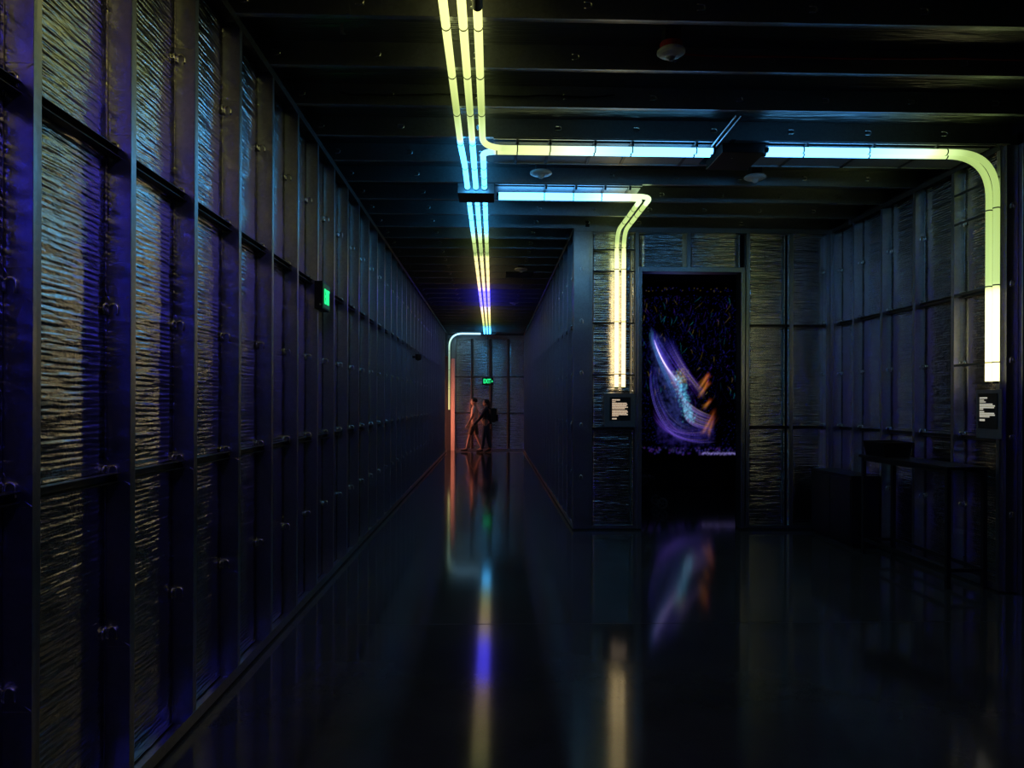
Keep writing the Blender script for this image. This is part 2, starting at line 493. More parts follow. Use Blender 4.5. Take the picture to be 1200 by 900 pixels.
# door frame
dr = struct_root('door_1')
for side, x0, x1 in (('l', XD0-.05, XD0), ('r', XD1, XD1+.05)):
    bm = nb(); box(bm, x0, x1, YF-.012, YF+.17, .018, ZH, bev=.003)
    obj('jamb', bm, M['steel'], dr)
obj('head', bx(XD0-.05, XD1+.05, YF-.012, YF+.17, ZH, ZH+.06, bev=.003), M['steel'], dr)

# ---- wall stub that closes the bay on the right
ret = struct_root('wall_return')
web_stud(ret, XB+.035, XB+.13, YN)
for x in (XB+.135, XB+.176):
    bm = nb(); box(bm, x, x+.038, YN-.05, YN+.09, .0, ZC-.01, bev=.003); obj('jamb_stud', bm, M['steel'], ret)
obj('sheathing', bx(XB+.22, 9, YN+.02, YN+.06, 0, ZC), M['black_paint'], ret)  # black panel stands in for the dark opening beyond the jambs

# ---- corridor end wall
ew = struct_root('wall_end')
ex = lambda p: px2x(p, YE)
cols = [533, 553, 575, 596, 617]
for i, (a, b) in enumerate(zip(cols[:-1], cols[1:])):
    face_panel(ew, ex(a), ex(b), .03, ZC-.04, YE+.025, 70+i)
for p in (553, 575, 596):
    st = face_stud(ew, ex(p)-.02, YE); st.data.materials[0] = M['dark_steel']
face_stud(ew, ex(533), YE)
for z in (1.25, 2.44): obj('bridging_channel', bx(ex(533), XR+.1, YE-.002, YE+.03, z-.035, z), M['dark_steel'], ew)
obj('bottom_track', bx(ex(533), XR+.1, YE-.004, YE+.09, .0, .06), M['steel'], ew)
obj('top_track', bx(XL-.1, XR+.1, YE-.004, YE+.09, ZC-.12, ZC), M['joist'], ew)
obj('sheathing', bx(-1.30, XR+.2, YE+.12, YE+.16, 0, ZC), M['black_paint'], ew)
# side opening at the end on the left, with its pale trim and the orange room beyond
tr = struct_root('trim_1')
obj('edge_board', bx(ex(528.6), ex(533), YE-.03, YE+.1, 0, 3.02, bev=.004), M['salmon_trim'], tr)
obj('edge_stud', bx(ex(528.6), ex(533), YE-.01, YE+.1, 3.03, ZC), M['steel'], tr)
oh = struct_root('wall_opening_head')
obj('header_panel', bx(XL-.2, XL, 22.55, YE+.1, 3.05, ZC), M['dark_steel'], oh)
sr = struct_root('wall_side_room')
bm = nb(); box(bm, -4.4, -4.3, 21.5, 25, 0, 3.2); box(bm, -4.4, XL-.22, 21.5, 21.6, 0, 3.2); box(bm, -4.4, XL-.22, 24.9, 25, 0, 3.2)
box(bm, -4.4, XL-.22, 21.5, 25, 3.2, 3.3)
obj('plaster', bm, M['black_paint'], sr)
obj('insulation_edge', bx(XL-.3, ex(528.6)-.002, YE, YE+.1, 0, ZC), M['dark_steel'], ew)

# ---- room shell behind and beside the camera, and the dark room behind the doorway
for nm, a in (('wall_back', (-1.6, 9, -5.5, -5.4, 0, ZD)), ('wall_far_right', (8.9, 9, -5.4, YN+.02, 0, ZD))):
    struct(nm, bx(*a), M['black_paint'])
sh = nb(); box(sh, XR+.25, XR+.29, YF+.2, 14, 0, 4.2); box(sh, XR+.25, 6.6, 13.3, 13.4, 0, 4.2); box(sh, 6.5, 6.6, YF+.2, 13.4, 0, 4.2)
struct('wall_dark_room', sh, M['black_paint'])
struct('ceiling_dark_room', bx(XR+.25, 6.6, YF+.2, 13.4, ZC, ZC+.05), M['black_paint'])

# ------------------------------------------------------------------ light tubes
def lerp_stops(stops, t):
    if t <= stops[0][0]: return stops[0][1]
    for (a, ca), (b, cb) in zip(stops[:-1], stops[1:]):
        if t <= b:
            f = (t-a)/(b-a) if b > a else 1
            return tuple(ca[i]*(1-f)+cb[i]*f for i in range(3))
    return stops[-1][1]
VIO, CYA = (.6, .48, 8), (.36, 2.5, 5.4)
VION = (.4, .66, 31)
STY = [(-6, (1.8, 1.3, 1.2)), (-2.2, (1.8, 1.2, 1.4)), (-2.0, VION), (-.5, VION), (-.4, (1.0, .5, .7)), (.8, (1.5, .9, .5)), (2.6, (2.7, 2.3, .6)), (3.8, (1.5, 1.5, .5)),
       (4.4, (1.05, 1.15, .4)), (5.2, (.5, .65, .18)), (5.5, (.7, .95, .38)), (5.81, (.85, 1.2, .6)), (5.84, CYA), (8.8, CYA), (9.15, (.8, 1.4, .7)),
       (9.5, (.6, .8, .25)), (10.3, (.35, .5, .16)), (10.45, (1.3, 1.25, .5)), (12.2, (1.6, 1.2, .55)), (13.5, (1.6, 1.0, .9)), (13.65, VIO), (15.9, VIO),
       (16.0, (1.5, 1.2, 1.4)), (17.4, (1.8, 1.3, .5)), (19, (1.1, 1.1, .35)), (19.9, (.5, .9, .3)), (20.3, (.3, 1.2, 1.4)), (20.8, CYA), (24, CYA)]
TR = .0255; TZ = ZC-.045
GT = 'light three tubes over the near corridor'

def add_tube(name, pts, colf, label, clips, group=None, cap='black', r=TR, clipw=.005, ends=True):
    pts = [Vector(p) for p in pts]
    root = thing(name, tuple(pts[0]), label, 'light tube', group)
    pp = resample(pts, .045)
    bm = tube_bm(pp, r)
    o = obj('glowing_tube', bm, M['tube'], root, smooth=True)
    me = o.data; col = me.color_attributes.new('glow', 'FLOAT_COLOR', 'POINT')
    w = Vector(root['_w'])
    n = 14
    arr = np.ones((len(me.vertices), 4), dtype=np.float32)
    for i, p in enumerate(pp): arr[i*n:(i+1)*n, :3] = colf(p)
    col.data.foreach_set('color', arr.ravel())
    # clips at given fractions (points)
    for cp, d in clips:
        cp, d = Vector(cp), Vector(d).normalized()
        bm = nb(); cyl(bm, cp-d*clipw, cp+d*clipw, r*1.1, n=14)
        obj('clip', bm, M['black'], root, loc=tuple(cp))
    if ends:
        for a, b in ((pp[0], pp[1]), (pp[-1], pp[-2])):
            d = (a-b).normalized(); bm = nb(); cyl(bm, a-d*.004, a+d*.022, r*.92, n=14)
            obj('end_cap', bm, M[cap], root, loc=tuple(a))
    return root

jy = [4.05+SP*k+.02 for k in range(-14, 32)]
cy = lambda p: lerp_stops(STY, p.y)
X1, X2, X3 = -.262, -.175, -.090
names = ['leftmost', 'middle', 'rightmost']
B0, B1 = 7.12, 7.45     # junction box
FB0, FB1 = 22.25, 22.6
near = [
  ([( X1-.012, -5.2, TZ), (X1-.012, 5.95, TZ), (X1+.002, 6.45, TZ), (X1+.002, B0, TZ)], 'leftmost of the three parallel ceiling tubes in front of the dark junction box'),
  ([( X2, -5.2, TZ), (X2, 6.0, TZ), (X2, B0, TZ)], 'middle one of the three parallel ceiling tubes in front of the dark junction box'),
]
for pts, lb in near:
    add_tube('light_tube', pts, cy, lb, [((pts[0][0] if y < 6 else pts[-1][0], y, TZ), (0, 1, 0)) for y in jy if -1 < y < B0], GT, ends=False)
    
# third tube: one piece from the short straight lead, the other bends away to the right
p3 = [(X3, 3.86, TZ), (X3, 5.75, TZ), (X3+.03, 5.93, TZ)]
Q1, Q2 = 5.93, 6.005; T2 = ZC-.075
pts = fillet([(X3, 3.86, TZ), (X3, 5.6, TZ), (X3, Q1, T2), (px2x(834, Q1), Q1, T2)], [.1, .2])
XBX0, XBX1 = px2x(838, 5.95), px2x(892, 5.95)
def cx_run(p):
    if p.x < .05 : return cy(p) if p.y < 5.8 else (.9, 1.05, .45)
    return lerp_stops([(.05, (.75, .9, .35)), (.45, (1.2, 1.4, .6)), (.75, (.95, 1.5, 1.3)), (1.1, (.6, 2.3, 3.6)), (1.9, (.55, 2.5, 5.6)), (3.1, (.55, 2.5, 5.6)), (3.4, (.8, 1.9, 2.2)), (3.75, (1.0, 1.35, .55)), (4.0, (.42, .6, .17))], p.x)
clipx = [px2x(p, 6) for p in (581, 605, 643, 695, 738, 812)]
add_tube('light_tube', pts, cx_run, 'yellow-green ceiling tube that bends right and runs to the small black power box',
         [((X3, y, TZ), (0, 1, 0)) for y in jy if 3.9 < y < 5.7]+[((x, Q1, T2), (1, 0, 0)) for x in clipx], GT)
pts = fillet([(X3+.0, B0-.003, TZ), (X3, 6.4, TZ), (X3+.0, Q2, T2), (px2x(831, Q2), Q2, T2)], [.1, .14])
add_tube('light_tube', pts, lambda p: CYA if p.y > 6.2 else ((.5, 1.4, 2.2) if p.x < 0 else cx_run(p)), 'cyan tube from the junction box turning right behind its yellow neighbour',
         [((X3, y, TZ), (0, 1, 0)) for y in (6.5, 6.78, 7.0)]+[((x, Q2, T2), (1, 0, 0)) for x in clipx], GT, ends=False)
# black lead-in sleeve and the tube before it, overhead
t3 = add_tube('light_tube', [(X3, -5.2, TZ), (X3, 3.70, TZ)], cy, 'rightmost overhead tube nearest the camera, ending in a black sleeve', [((X3, y, TZ), (0, 1, 0)) for y in jy if -1 < y < 3.6], GT)
obj('connector', cyl(nb(), (X3, 3.70, TZ), (X3, 3.86, TZ), .029), M['black'], t3, loc=(X3, 3.78, TZ))

# beyond the junction box down the corridor
for i, x in enumerate((X1+.004, X2+.002, X3+.002)):
    add_tube('light_tube', [(x, B1, TZ), (x, FB0, TZ)], cy, names[i]+' of the three tubes running down the corridor ceiling beyond the junction box',
             [((x, y, TZ), (0, 1, 0)) for y in jy if B1 < y < FB0], 'tubes down the corridor ceiling', ends=False)

# right part of the first cross run: two tubes, bend down the bay's right wall
XW = XB-.036
def cdown(p):
    if p.z < T2-.12: return lerp_stops([(1.7, (2.6, 2.3, 1.1)), (2.54, (2.3, 2.2, 1.0)), (2.6, (.6, .82, .28)), (3.3, (.45, .64, .18)), (3.7, (.42, .6, .17))], p.z)
    return cx_run(p)
ZB = 1.79
for i, (Y, lb) in enumerate(((5.885, 'nearer tube of the pair that curves down the right wall to a small sign'), (5.975, 'farther tube of the pair that curves down the right wall to a small sign'))):
    xs = px2x(899-3*i, Y)
    pts = fillet([(xs, Y, T2), (XW, Y, T2), (XW, Y, ZB)], .36, 14)
    cl = [((x, Y, T2), (1, 0, 0)) for x in (px2x(940, Y), px2x(1017, Y), px2x(1108, Y)) if x < XW-.36]+[((XW, Y, z), (0, 0, 1)) for z in (1.95, 2.6, 3.25)]
    add_tube('light_tube', pts, cdown, lb, cl, 'tubes down the right wall')
root = bpy.data.objects['wall_right']
for z in (1.95, 2.6, 3.25, 3.52):
    obj('tube_support_bar', bx(XB-.006, XB+.006, YN+.04, YN+.62, z-.01, z+.01), M['dark_steel'], root)

# second cross run from the junction box, back to the facade and down it
FT = [fx(721.3), fx(729.4)]
def c2(p):
    if p.z < T2-.1: return lerp_stops([(1.7, (2.6, 1.9, .9)), (3.0, (2.3, 1.75, .8)), (3.35, (1.9, 1.9, .8)), (3.6, (.6, .8, .26))], p.z)
    if p.y > 7.55: return (.55, .75, .24)
    return lerp_stops([(0, (.55, 2.6, 5.8)), (.9, (.55, 2.6, 5.8)), (1.2, (1.1, 2.6, 4)), (1.42, (1.1, 1.6, .8))], p.x)
YT = YF-.06
for i, Y in enumerate((7.35, 7.26)):
    x = FT[i]
    pts = fillet([(.055, Y, T2), (x, Y, T2), (x, YT, T2), (x, YT, ZB)], [.11+.05*i, .24], 12)
    cl = [((q, Y, T2), (1, 0, 0)) for q in (px2x(637, Y), px2x(671, Y), px2x(704, Y))]+[((x, y, T2), (0, 1, 0)) for y in (7.75, 8.0, 8.3)]+[((x, YT, z), (0, 0, 1)) for z in (1.95, 2.6, 3.25, 3.52)]
    add_tube('light_tube', pts, c2, ('left' if i == 0 else 'right')+' tube of the pair that drops down the wall left of the dark doorway', cl, 'tubes down the doorway wall')

# far end run
pts = fillet([(px2x(563, 22.4), 22.42, TZ), (-1.37, 22.42, TZ), (-1.37, 22.42, 1.35)], .42, 12)
add_tube('light_tube', pts, lambda p: lerp_stops([(1.3, (.9, .75, .3)), (2.0, (.7, .65, .25)), (2.3, (.3, .36, .16)), (3.1, (.3, .5, .35)), (3.55, (.7, 1.2, 1.0)), (3.74, (.8, 1.8, 2.6))], p.z),
         'tube at the far end of the corridor, curving from the ceiling down the left wall', [((-1.37, 22.42, z), (0, 0, 1)) for z in (2.0, 2.6, 3.2)])

# ------------------------------------------------------------------ junction boxes and backing plates
jb = thing('junction_box', ((px2x(536, B0)+px2x(578.5, B0))/2, (B0+B1)/2, ZC), 'dark junction box on the corridor ceiling where three tubes meet', 'junction box')
xa, xb = px2x(535.5, B0), px2x(578.5, B0)
obj('housing', bx(xa, xb, B0+.006, B1, ZC-.105, ZC, bev=.004), M['black'], jb)  # black colour stands in for the unlit underside
obj('front_plate', bx(xa+.002, xb-.002, B0, B0+.006, ZC-.1, ZC-.002), M['steel'], jb)  # paler face puts the tube-lit near side into the colour
for x in (X1+.002, X2, X3):
    obj('gland', cyl(nb(), (x, B0-.02, TZ), (x, B0+.001, TZ), .031), M['white_plastic'], jb)
obj('mounting_strap', bx(xa+.05, xa+.09, 7.09, 7.75, ZC-.004, ZC+.001), M['dark_steel'], jb)
sb = thing('junction_box', ((XBX0+XBX1)/2, 6.1, ZC), 'small black power box between the two halves of the nearer cross run', 'junction box')
obj('housing', bx(px2x(845, 5.95), px2x(896, 5.95), 5.94, 6.40, ZC-.08, ZC, bev=.004), M['black'], sb)
obj('mounting_strap', bx(XBX0+.1, XBX0+.14, 5.86, 6.53, ZC-.004, ZC+.001), M['dark_steel'], sb)
obj('indicator', cyl(nb(), (px2x(858, 6.05), 6.08, ZC-.083), (px2x(858, 6.05), 6.08, ZC-.08), .006), M['white_plastic'], sb)
fb = thing('junction_box', (-.17, 22.4, ZC), 'thin box at the far end of the corridor ceiling where the tubes turn left', 'junction box')
obj('housing', bx(px2x(563, 22.3), px2x(581, 22.3), FB0, FB1, ZC-.09, ZC, bev=.004), M['dark_steel'], fb)
cd = thing('conduit', (px2x(838, 5.93), 5.93, ZC-.02), 'pair of thin steel conduits running along the ceiling into the small power box', 'conduit')
for dx in (-.02, .02):
    obj('pipe', cyl(nb(), (px2x(838, 5.9)+dx, 5.95, ZC-.025), (px2x(838, 5.9)+dx, 5.34, ZC-.012), .008, n=10), M['steel'], cd)

M['plate_steel'] = simple('backing_plate_paint', (.32, .34, .36), .45, metal=.65, noise=.08)
def plate(x0, x1, y0, y1, label, clip_xs, clip_y):
    r = thing('backing_plate', ((x0+x1)/2, (y0+y1)/2, ZC), label, 'metal plate')
    bm = nb(); box(bm, x0, x1, y0+.075, y1, ZC-.006, ZC-.002)
    obj('sheet', bm, M['plate_steel'], r)
    obj('edge_rail', bx(x0, x1, y0-.012, y0, ZC-.012, ZC-.001), M['steel'], r)
    obj('edge_rail', bx(x0, x1, y1, y1+.012, ZC-.012, ZC-.001), M['steel'], r)
    for x in clip_xs:
        bm = nb(); box(bm, x-.012, x+.012, y0+.005, y1-.005, ZC-.014, ZC-.006); box(bm, x-.010, x+.010, y0+.005, y0+.009, ZC-.05, ZC-.014)
        obj('bracket', bm, M['dark_steel'], r)
    return r
plate(.0, XBX0+.0, 5.90, 6.49, 'steel plate above the yellow to cyan half of the nearer cross run', clipx[1:], 6.05)
plate(px2x(899, 5.92), XB-.03, 5.90, 6.49, 'steel plate above the half of the cross run reaching the right wall', [px2x(p, 6) for p in (940, 1017, 1090)], 6.05)
plate(.02, 1.50, 7.13, 7.70, 'steel plate above the cyan cross run beside the junction box', [px2x(p, 7.4) for p in (637, 671, 704, 732)], 7.4)

# ------------------------------------------------------------------ signs under the wall tubes
def text_lines(root, axis, u0, w, ztop, h, depthpos, mat, spec, sgn=1):
    """rows of tiny unreadable words as raised print; axis 'x' on the facade, 'y' on the right wall"""
    rnd = random.Random(5)
    bm = nb()
    for (fz, fh, f0, f1) in spec:
        z = ztop-h*fz; t = u0; u = u0+w*f0; end = u0+w*f1
        while u < end-.002:
            ln = min(rnd.uniform(.012, .035), end-u)
            a, b = u, u+ln*.93
            if axis == 'x': box(bm, a, b, depthpos-.0012, depthpos, z-h*fh, z)
            else: box(bm, depthpos-.0012, depthpos, -b, -a, z-h*fh, z)
            u += ln
    return obj('print', bm, mat, root)
S1 = [(.0, .06, 0, .5), (.10, .04, 0, .22), (.17, .05, 0, .92), (.235, .05, 0, .96), (.30, .05, 0, .9), (.365, .05, 0, 1.0), (.43, .05, 0, .82),
      (.53, .05, 0, .95), (.595, .05, 0, 1.0), (.66, .05, 0, .93), (.725, .05, 0, 1.0), (.79, .04, 0, .4), (.92, .06, 0, .3)]
z_at = lambda y, Y: CAMZ+(HY-y)/F*Y
sg = thing('wall_sign', (fx(726), YF-.02, 1.47), 'small information sign below the tubes left of the dark doorway', 'sign', 'information signs')
Yd = YF+.05
obj('back_plate', bx(fx(708), fx(744.5), YF-.02, YF-.014, z_at(500, Yd), z_at(461, Yd), bev=.002), M['plate'], sg)
obj('face_panel', bx(fx(714.2), fx(738.5), YF-.026, YF-.02, z_at(492, Yd), z_at(465, Yd), bev=.002), M['black'], sg)
text_lines(sg, 'x', fx(717), fx(735.5)-fx(717), z_at(467.5, Yd), .255, YF-.026, M['print'], S1)
obj('standoff', bx(fx(712), fx(740), YF-.014, YF+.002, 1.4, 1.5), M['dark_steel'], sg)
def wy(px, X):     # y on the right wall plane X for a column
    t = (px-HX)/F
    return X*(1-YAW*t)/(t+YAW)
sg2 = thing('wall_sign', (XB-.03, 6.0, 1.5), 'small information sign below the tubes on the bay right wall', 'sign', 'information signs')
Xs = XB-.02
ya, yb_ = wy(1174, Xs), wy(1144, Xs)
obj('back_plate', bx(XB-.02, XB-.014, ya, yb_, 1.30, 1.72, bev=.002), M['plate'], sg2)
ya, yb_ = wy(1169.5, Xs), wy(1147, Xs)
obj('face_panel', bx(XB-.027, XB-.02, ya, yb_, 1.385, 1.69, bev=.003), M['black'], sg2)
ya, yb_ = wy(1167, Xs), wy(1149, Xs)
S2 = [(.0, .06, 0, .5), (.10, .04, 0, .3), (.17, .04, 0, .4), (.26, .05, 0, .85), (.325, .05, 0, 1), (.39, .05, 0, .95), (.455, .05, 0, .25), (.56, .05, 0, .3), (.625, .05, 0, .95), (.69, .05, 0, 1.0), (.755, .05, 0, .65), (.88, .08, 0, .35)]
text_lines(sg2, 'y', -yb_, yb_-ya, 1.655, .215, XB-.027, M['print2'], S2)
obj('standoff', bx(XB-.014, XB+.002, ya, yb_, 1.45, 1.55), M['dark_steel'], sg2)

# ------------------------------------------------------------------ exit signs
def letters(txt, size, depth=.003, bold=.02):
    cu = bpy.data.curves.new('t', 'FONT'); cu.body = txt; cu.size = size; cu.extrude = depth; cu.offset = size*bold
    cu.align_x = 'CENTER'; cu.align_y = 'CENTER'
    o = bpy.data.objects.new('t', cu); link(o); bpy.context.view_layer.update()
    me = bpy.data.meshes.new_from_object(o.evaluated_get(bpy.context.evaluated_depsgraph_get()))
    bm = nb(); bm.from_mesh(me); bpy.data.objects.remove(o); bpy.data.curves.remove(cu); bpy.data.meshes.remove(me)
    return bm
# near one, flat against the left wall studs, face towards the corridor
e1 = thing('exit_sign', (XL, 6.02, 2.47), 'near green EXIT sign in a black case on the left wall studs', 'exit sign', 'exit signs')
obj('housing', bx(XL-.005, XL+.062, 5.87, 6.13, 2.36, 2.59, bev=.005), M['black'], e1)
obj('face_panel', bx(XL+.062, XL+.066, 5.885, 6.115, 2.375, 2.575), M['green_dim'], e1)
bm = letters('EXIT', .15, bold=0); bmesh.ops.scale(bm, vec=(.56, 1.2, 1), verts=bm.verts)
xf(bm, mat_axes((0, 1, 0), (0, 0, 1), (1, 0, 0), (XL+.068, 6.0, 2.462)))
obj('lettering', bm, M['green'], e1)
obj('test_light', cyl(nb(), (XL+.045, 5.868, 2.395), (XL+.045, 5.86, 2.395), .007, n=10), M['white_plastic'], e1)
# far one
Y2 = 22.95
e2 = thing('exit_sign', (px2x(571.5, Y2), Y2, z_at(447, Y2)), 'far green EXIT sign with an arrow, above the two people at the corridor end', 'exit sign', 'exit signs')
cx, cz = px2x(571.5, Y2), z_at(447, Y2)
obj('housing', bx(cx-.18, cx+.18, Y2, Y2+.06, cz-.12, cz+.12, bev=.006), M['black'], e2)
bm = letters('EXIT', .19); bmesh.ops.scale(bm, vec=(.62, 1.05, 1), verts=bm.verts)
xf(bm, mat_axes((1, 0, 0), (0, 0, 1), (0, -1, 0), (cx-.02, Y2-.002, cz)))
obj('lettering', bm, M['green'], e2)
bm = nb(); vs = [bm.verts.new(p) for p in ((cx+.125, Y2-.004, cz+.04), (cx+.165, Y2-.004, cz), (cx+.125, Y2-.004, cz-.04))]
f = bm.faces.new(vs); r = bmesh.ops.extrude_face_region(bm, geom=[f]); bmesh.ops.translate(bm, vec=(0, .004, 0), verts=[v for v in r['geom'] if isinstance(v, bmesh.types.BMVert)])
obj('arrow', bm, M['green'], e2)
obj('hanger', cyl(nb(), (cx, Y2+.03, cz+.12), (cx, Y2+.03, ZC-.002), .01, n=10), M['dark_steel'], e2)

# ------------------------------------------------------------------ ceiling devices
def lathe(profile, c, n=28):
    bm = nb(); rings = []
    for r, z in profile:
        rings.append([bm.verts.new((c[0]+r*math.cos(2*PI*k/n), c[1]+r*math.sin(2*PI*k/n), c[2]+z)) for k in range(n)] if r > 1e-5 else [bm.verts.new((c[0], c[1], c[2]+z))])
    for a, b in zip(rings[:-1], rings[1:]):
        for k in range(n):
            if len(a) == 1: bm.faces.new((a[0], b[k], b[(k+1) % n]))
            elif len(b) == 1: bm.faces.new((a[k], b[0], a[(k+1) % n]))
            else: bm.faces.new((a[k], b[k], b[(k+1) % n], a[(k+1) % n]))
    bmesh.ops.recalc_face_normals(bm, faces=bm.faces)
    return bm
def detector(px, py, zz, r, label, red=False, group='round detectors on the ceiling'):
    Y = F*(zz-CAMZ)/(HY-py); X = px2x(px, Y)
    t = thing('smoke_detector', (X, Y, zz), label, 'smoke detector', group)
    obj('cover', lathe([(0, -.028), (r*.35, -.028), (r*.42, -.02), (r*.8, -.012), (r, .0), (r, .012), (r*.9, .02), (0, .02)], (X, Y, zz)), M['white_plastic'], t, smooth=False)
    obj('sensor_dome', lathe([(0, -.048), (r*.18, -.044), (r*.28, -.03), (r*.3, -.02), (0, -.02)], (X, Y, zz)), M['white_plastic' if not red else 'plate'], t)
    obj('mount', bx(X-.05, X+.05, Y-.05, Y+.05, zz+.02, ZD), M['dark_steel'], t)
    if red: obj('base_ring', lathe([(0, .02), (r*.8, .02), (r*.8, .06), (0, .06)], (X, Y, zz)), M['red_plastic'], t)
    return X, Y
AX, AY = detector(785, 59, 3.80, .088, 'white round alarm with a red base, nearest the camera on the ceiling', red=True)
detector(633, 203, 3.80, .105, 'round ceiling detector between the two cross runs, left of the other')
detector(884, 205, 3.80, .105, 'round ceiling detector behind the small black power box')
detector(610, 316, 3.80, .11, 'round ceiling detector in the corridor, the nearer one beside the black slot')
detector(602, 355, 3.80, .10, 'small round ceiling detector in the violet light far down the corridor')
Yv = F*(ZC-.02-CAMZ)/(HY-322); tag(obj('ceiling_vent', bx(px2x(592, Yv), px2x(624, Yv), Yv-.2, Yv+.22, ZC-.03, ZC-.001, bev=.004), M['black'], loc=(px2x(608, Yv), Yv, ZC)), 'flat black ceiling panel below the nearer corridor detector', 'ceiling panel')
# cables
def cable(label, pts, mat='black', r=.006):
    P = [Vector(p) for p in pts]
    Q = []
    for i in range(len(P)-1):
        a, b = P[i], P[i+1]
        for k in range(8):
            t = k/8; q = a.lerp(b, t); q.z -= .012*math.sin(PI*t)+.004*math.sin(7*t+i); Q.append(q)
    Q.append(P[-1])
    tag(obj('cable', cable_bm(Q, r), M[mat], loc=tuple(P[0])), label, 'cable')
cable('red cable running right along the ceiling from the white alarm', [(AX+.05, AY+.12, 3.86), (AX+1.0, AY+.16, 3.87), (AX+1.9, AY+.14, 3.87), (5.2, AY+.16, 3.87)], 'red_plastic')
cable('thin dark cable sagging between the ceiling joists left of the tubes', [(px2x(395, 5.2), 5.25, 3.87), (px2x(440, 5.2), 5.25, 3.86), (px2x(510, 5.2), 5.25, 3.87), (.35, 5.25, 3.87), (.9, 5.25, 3.88)])
# small hanging bits
Yh = 4.2; xh = px2x(399, Yh)
bm = nb(); box(bm, xh-.009, xh+.009, Yh-.004, Yh+.004, z_at(44, Yh), ZC+.03); box(bm, xh-.009, xh+.022, Yh-.004, Yh+.004, z_at(44, Yh), z_at(44, Yh)+.008)
tag(obj('ceiling_hook', bm, M['steel'], loc=(xh, Yh, ZC)), 'small metal hook hanging from the ceiling joists above the left wall', 'hook')
Yh = 8.4; xh = px2x(995, Yh)
tag(obj('hanger_strap', bx(xh-.018, xh+.018, Yh-.004, Yh+.004, z_at(259, Yh), ZC+.02), M['steel'], loc=(xh, Yh, ZC)), 'short metal strap hanging from the ceiling at the bay corner', 'strap')
# small black camera on the left wall far down the corridor
Yc = 13.0; Xc = XL
cam_t = thing('security_camera', (Xc, Yc, z_at(419, Yc)), 'small black camera on the left wall far down the corridor', 'camera')
zc = z_at(419, Yc)
obj('bracket', bx(XL-.005, XL+.06, Yc-.02, Yc+.02, zc-.02, zc+.02, bev=.003), M['black'], cam_t)
obj('body', lathe([(0, -.07), (.05, -.05), (.06, 0), (.055, .05), (0, .055)], (XL+.1, Yc, zc)), M['black'], cam_t)

# ------------------------------------------------------------------ table, bin and cabinet in the bay
tb = thing('console_table', (4.09, 6.72, 0), 'tall narrow black table standing along the right wall', 'table')
TT = 1.055
obj('tabletop', bx(3.90, 4.272, 5.99, 7.47, TT-.028, TT, bev=.003), M['black_wood'], tb)
for x in (3.93, 4.248):
    for y in (6.03, 7.42):
        obj('leg', bx(x-.018, x+.018, y-.018, y+.018, 0, TT-.028, bev=.002), M['black'], tb)
for x in (3.93, 4.248): obj('stretcher', bx(x-.012, x+.012, 6.05, 7.40, .145, .175), M['black'], tb)
for y in (6.03, 7.42): obj('stretcher', bx(3.948, 4.23, y-.012, y+.012, .145, .175), M['black'], tb)
for x in (3.93, 4.248): obj('apron', bx(x-.01, x+.01, 6.05, 7.40, TT-.06, TT-.028), M['black'], tb)
# bin
bt = thing('storage_bin', (4.06, 7.23, TT), 'open black bin on the far end of the tall black table', 'bin')
bm = nb()
def trap(bm, x0, x1, y0, y1, z0, z1, f):
    lo = [(x0+f, y0+f), (x1-f, y0+f), (x1-f, y1-f), (x0+f, y1-f)]; hi = [(x0, y0), (x1, y0), (x1, y1), (x0, y1)]
    a = [bm.verts.new((*p, z0)) for p in lo]; b = [bm.verts.new((*p, z1)) for p in hi]
    for k in range(4): bm.faces.new((a[k], a[(k+1) % 4], b[(k+1) % 4], b[k]))
    bm.faces.new(a[::-1])
trap(bm, 3.925, 4.225, 7.03, 7.43, TT+.001, 1.205, .02)
bmesh.ops.solidify(bm, geom=bm.faces[:], thickness=.006)
obj('body', bm, M['black'], bt)
bm = nb()
for a in ((3.918, 4.232, 7.023, 7.037, 1.195, 1.209), (3.918, 4.232, 7.423, 7.437, 1.195, 1.209), (3.918, 3.932, 7.037, 7.423, 1.195, 1.209), (4.218, 4.232, 7.037, 7.423, 1.195, 1.209)): box(bm, *a)
obj('rim', bm, M['black'], bt)
# cabinet
cb = thing('cabinet', (4.09, 8.17, 0), 'low black cabinet in the bay corner behind the tall table', 'cabinet')
obj('body', bx(3.94, 4.25, 7.70, 8.66, .05, .775, bev=.004), M['black_wood'], cb)
obj('top', bx(3.93, 4.262, 7.69, 8.67, .775, .80, bev=.003), M['black_wood'], cb)
obj('plinth', bx(3.97, 4.24, 7.73, 8.63, 0, .05), M['black'], cb)
for ya, yb_ in ((7.71, 8.17), (8.185, 8.65)):
    d = obj('door', bx(3.93, 3.94, ya, yb_, .07, .76, bev=.002), M['black_wood'], cb)
    yy = yb_-.05 if ya < 8 else ya+.05
    obj('handle', cyl(nb(), (3.93, yy, .5), (3.915, yy, .5), .01, n=10), M['dark_steel'], d)

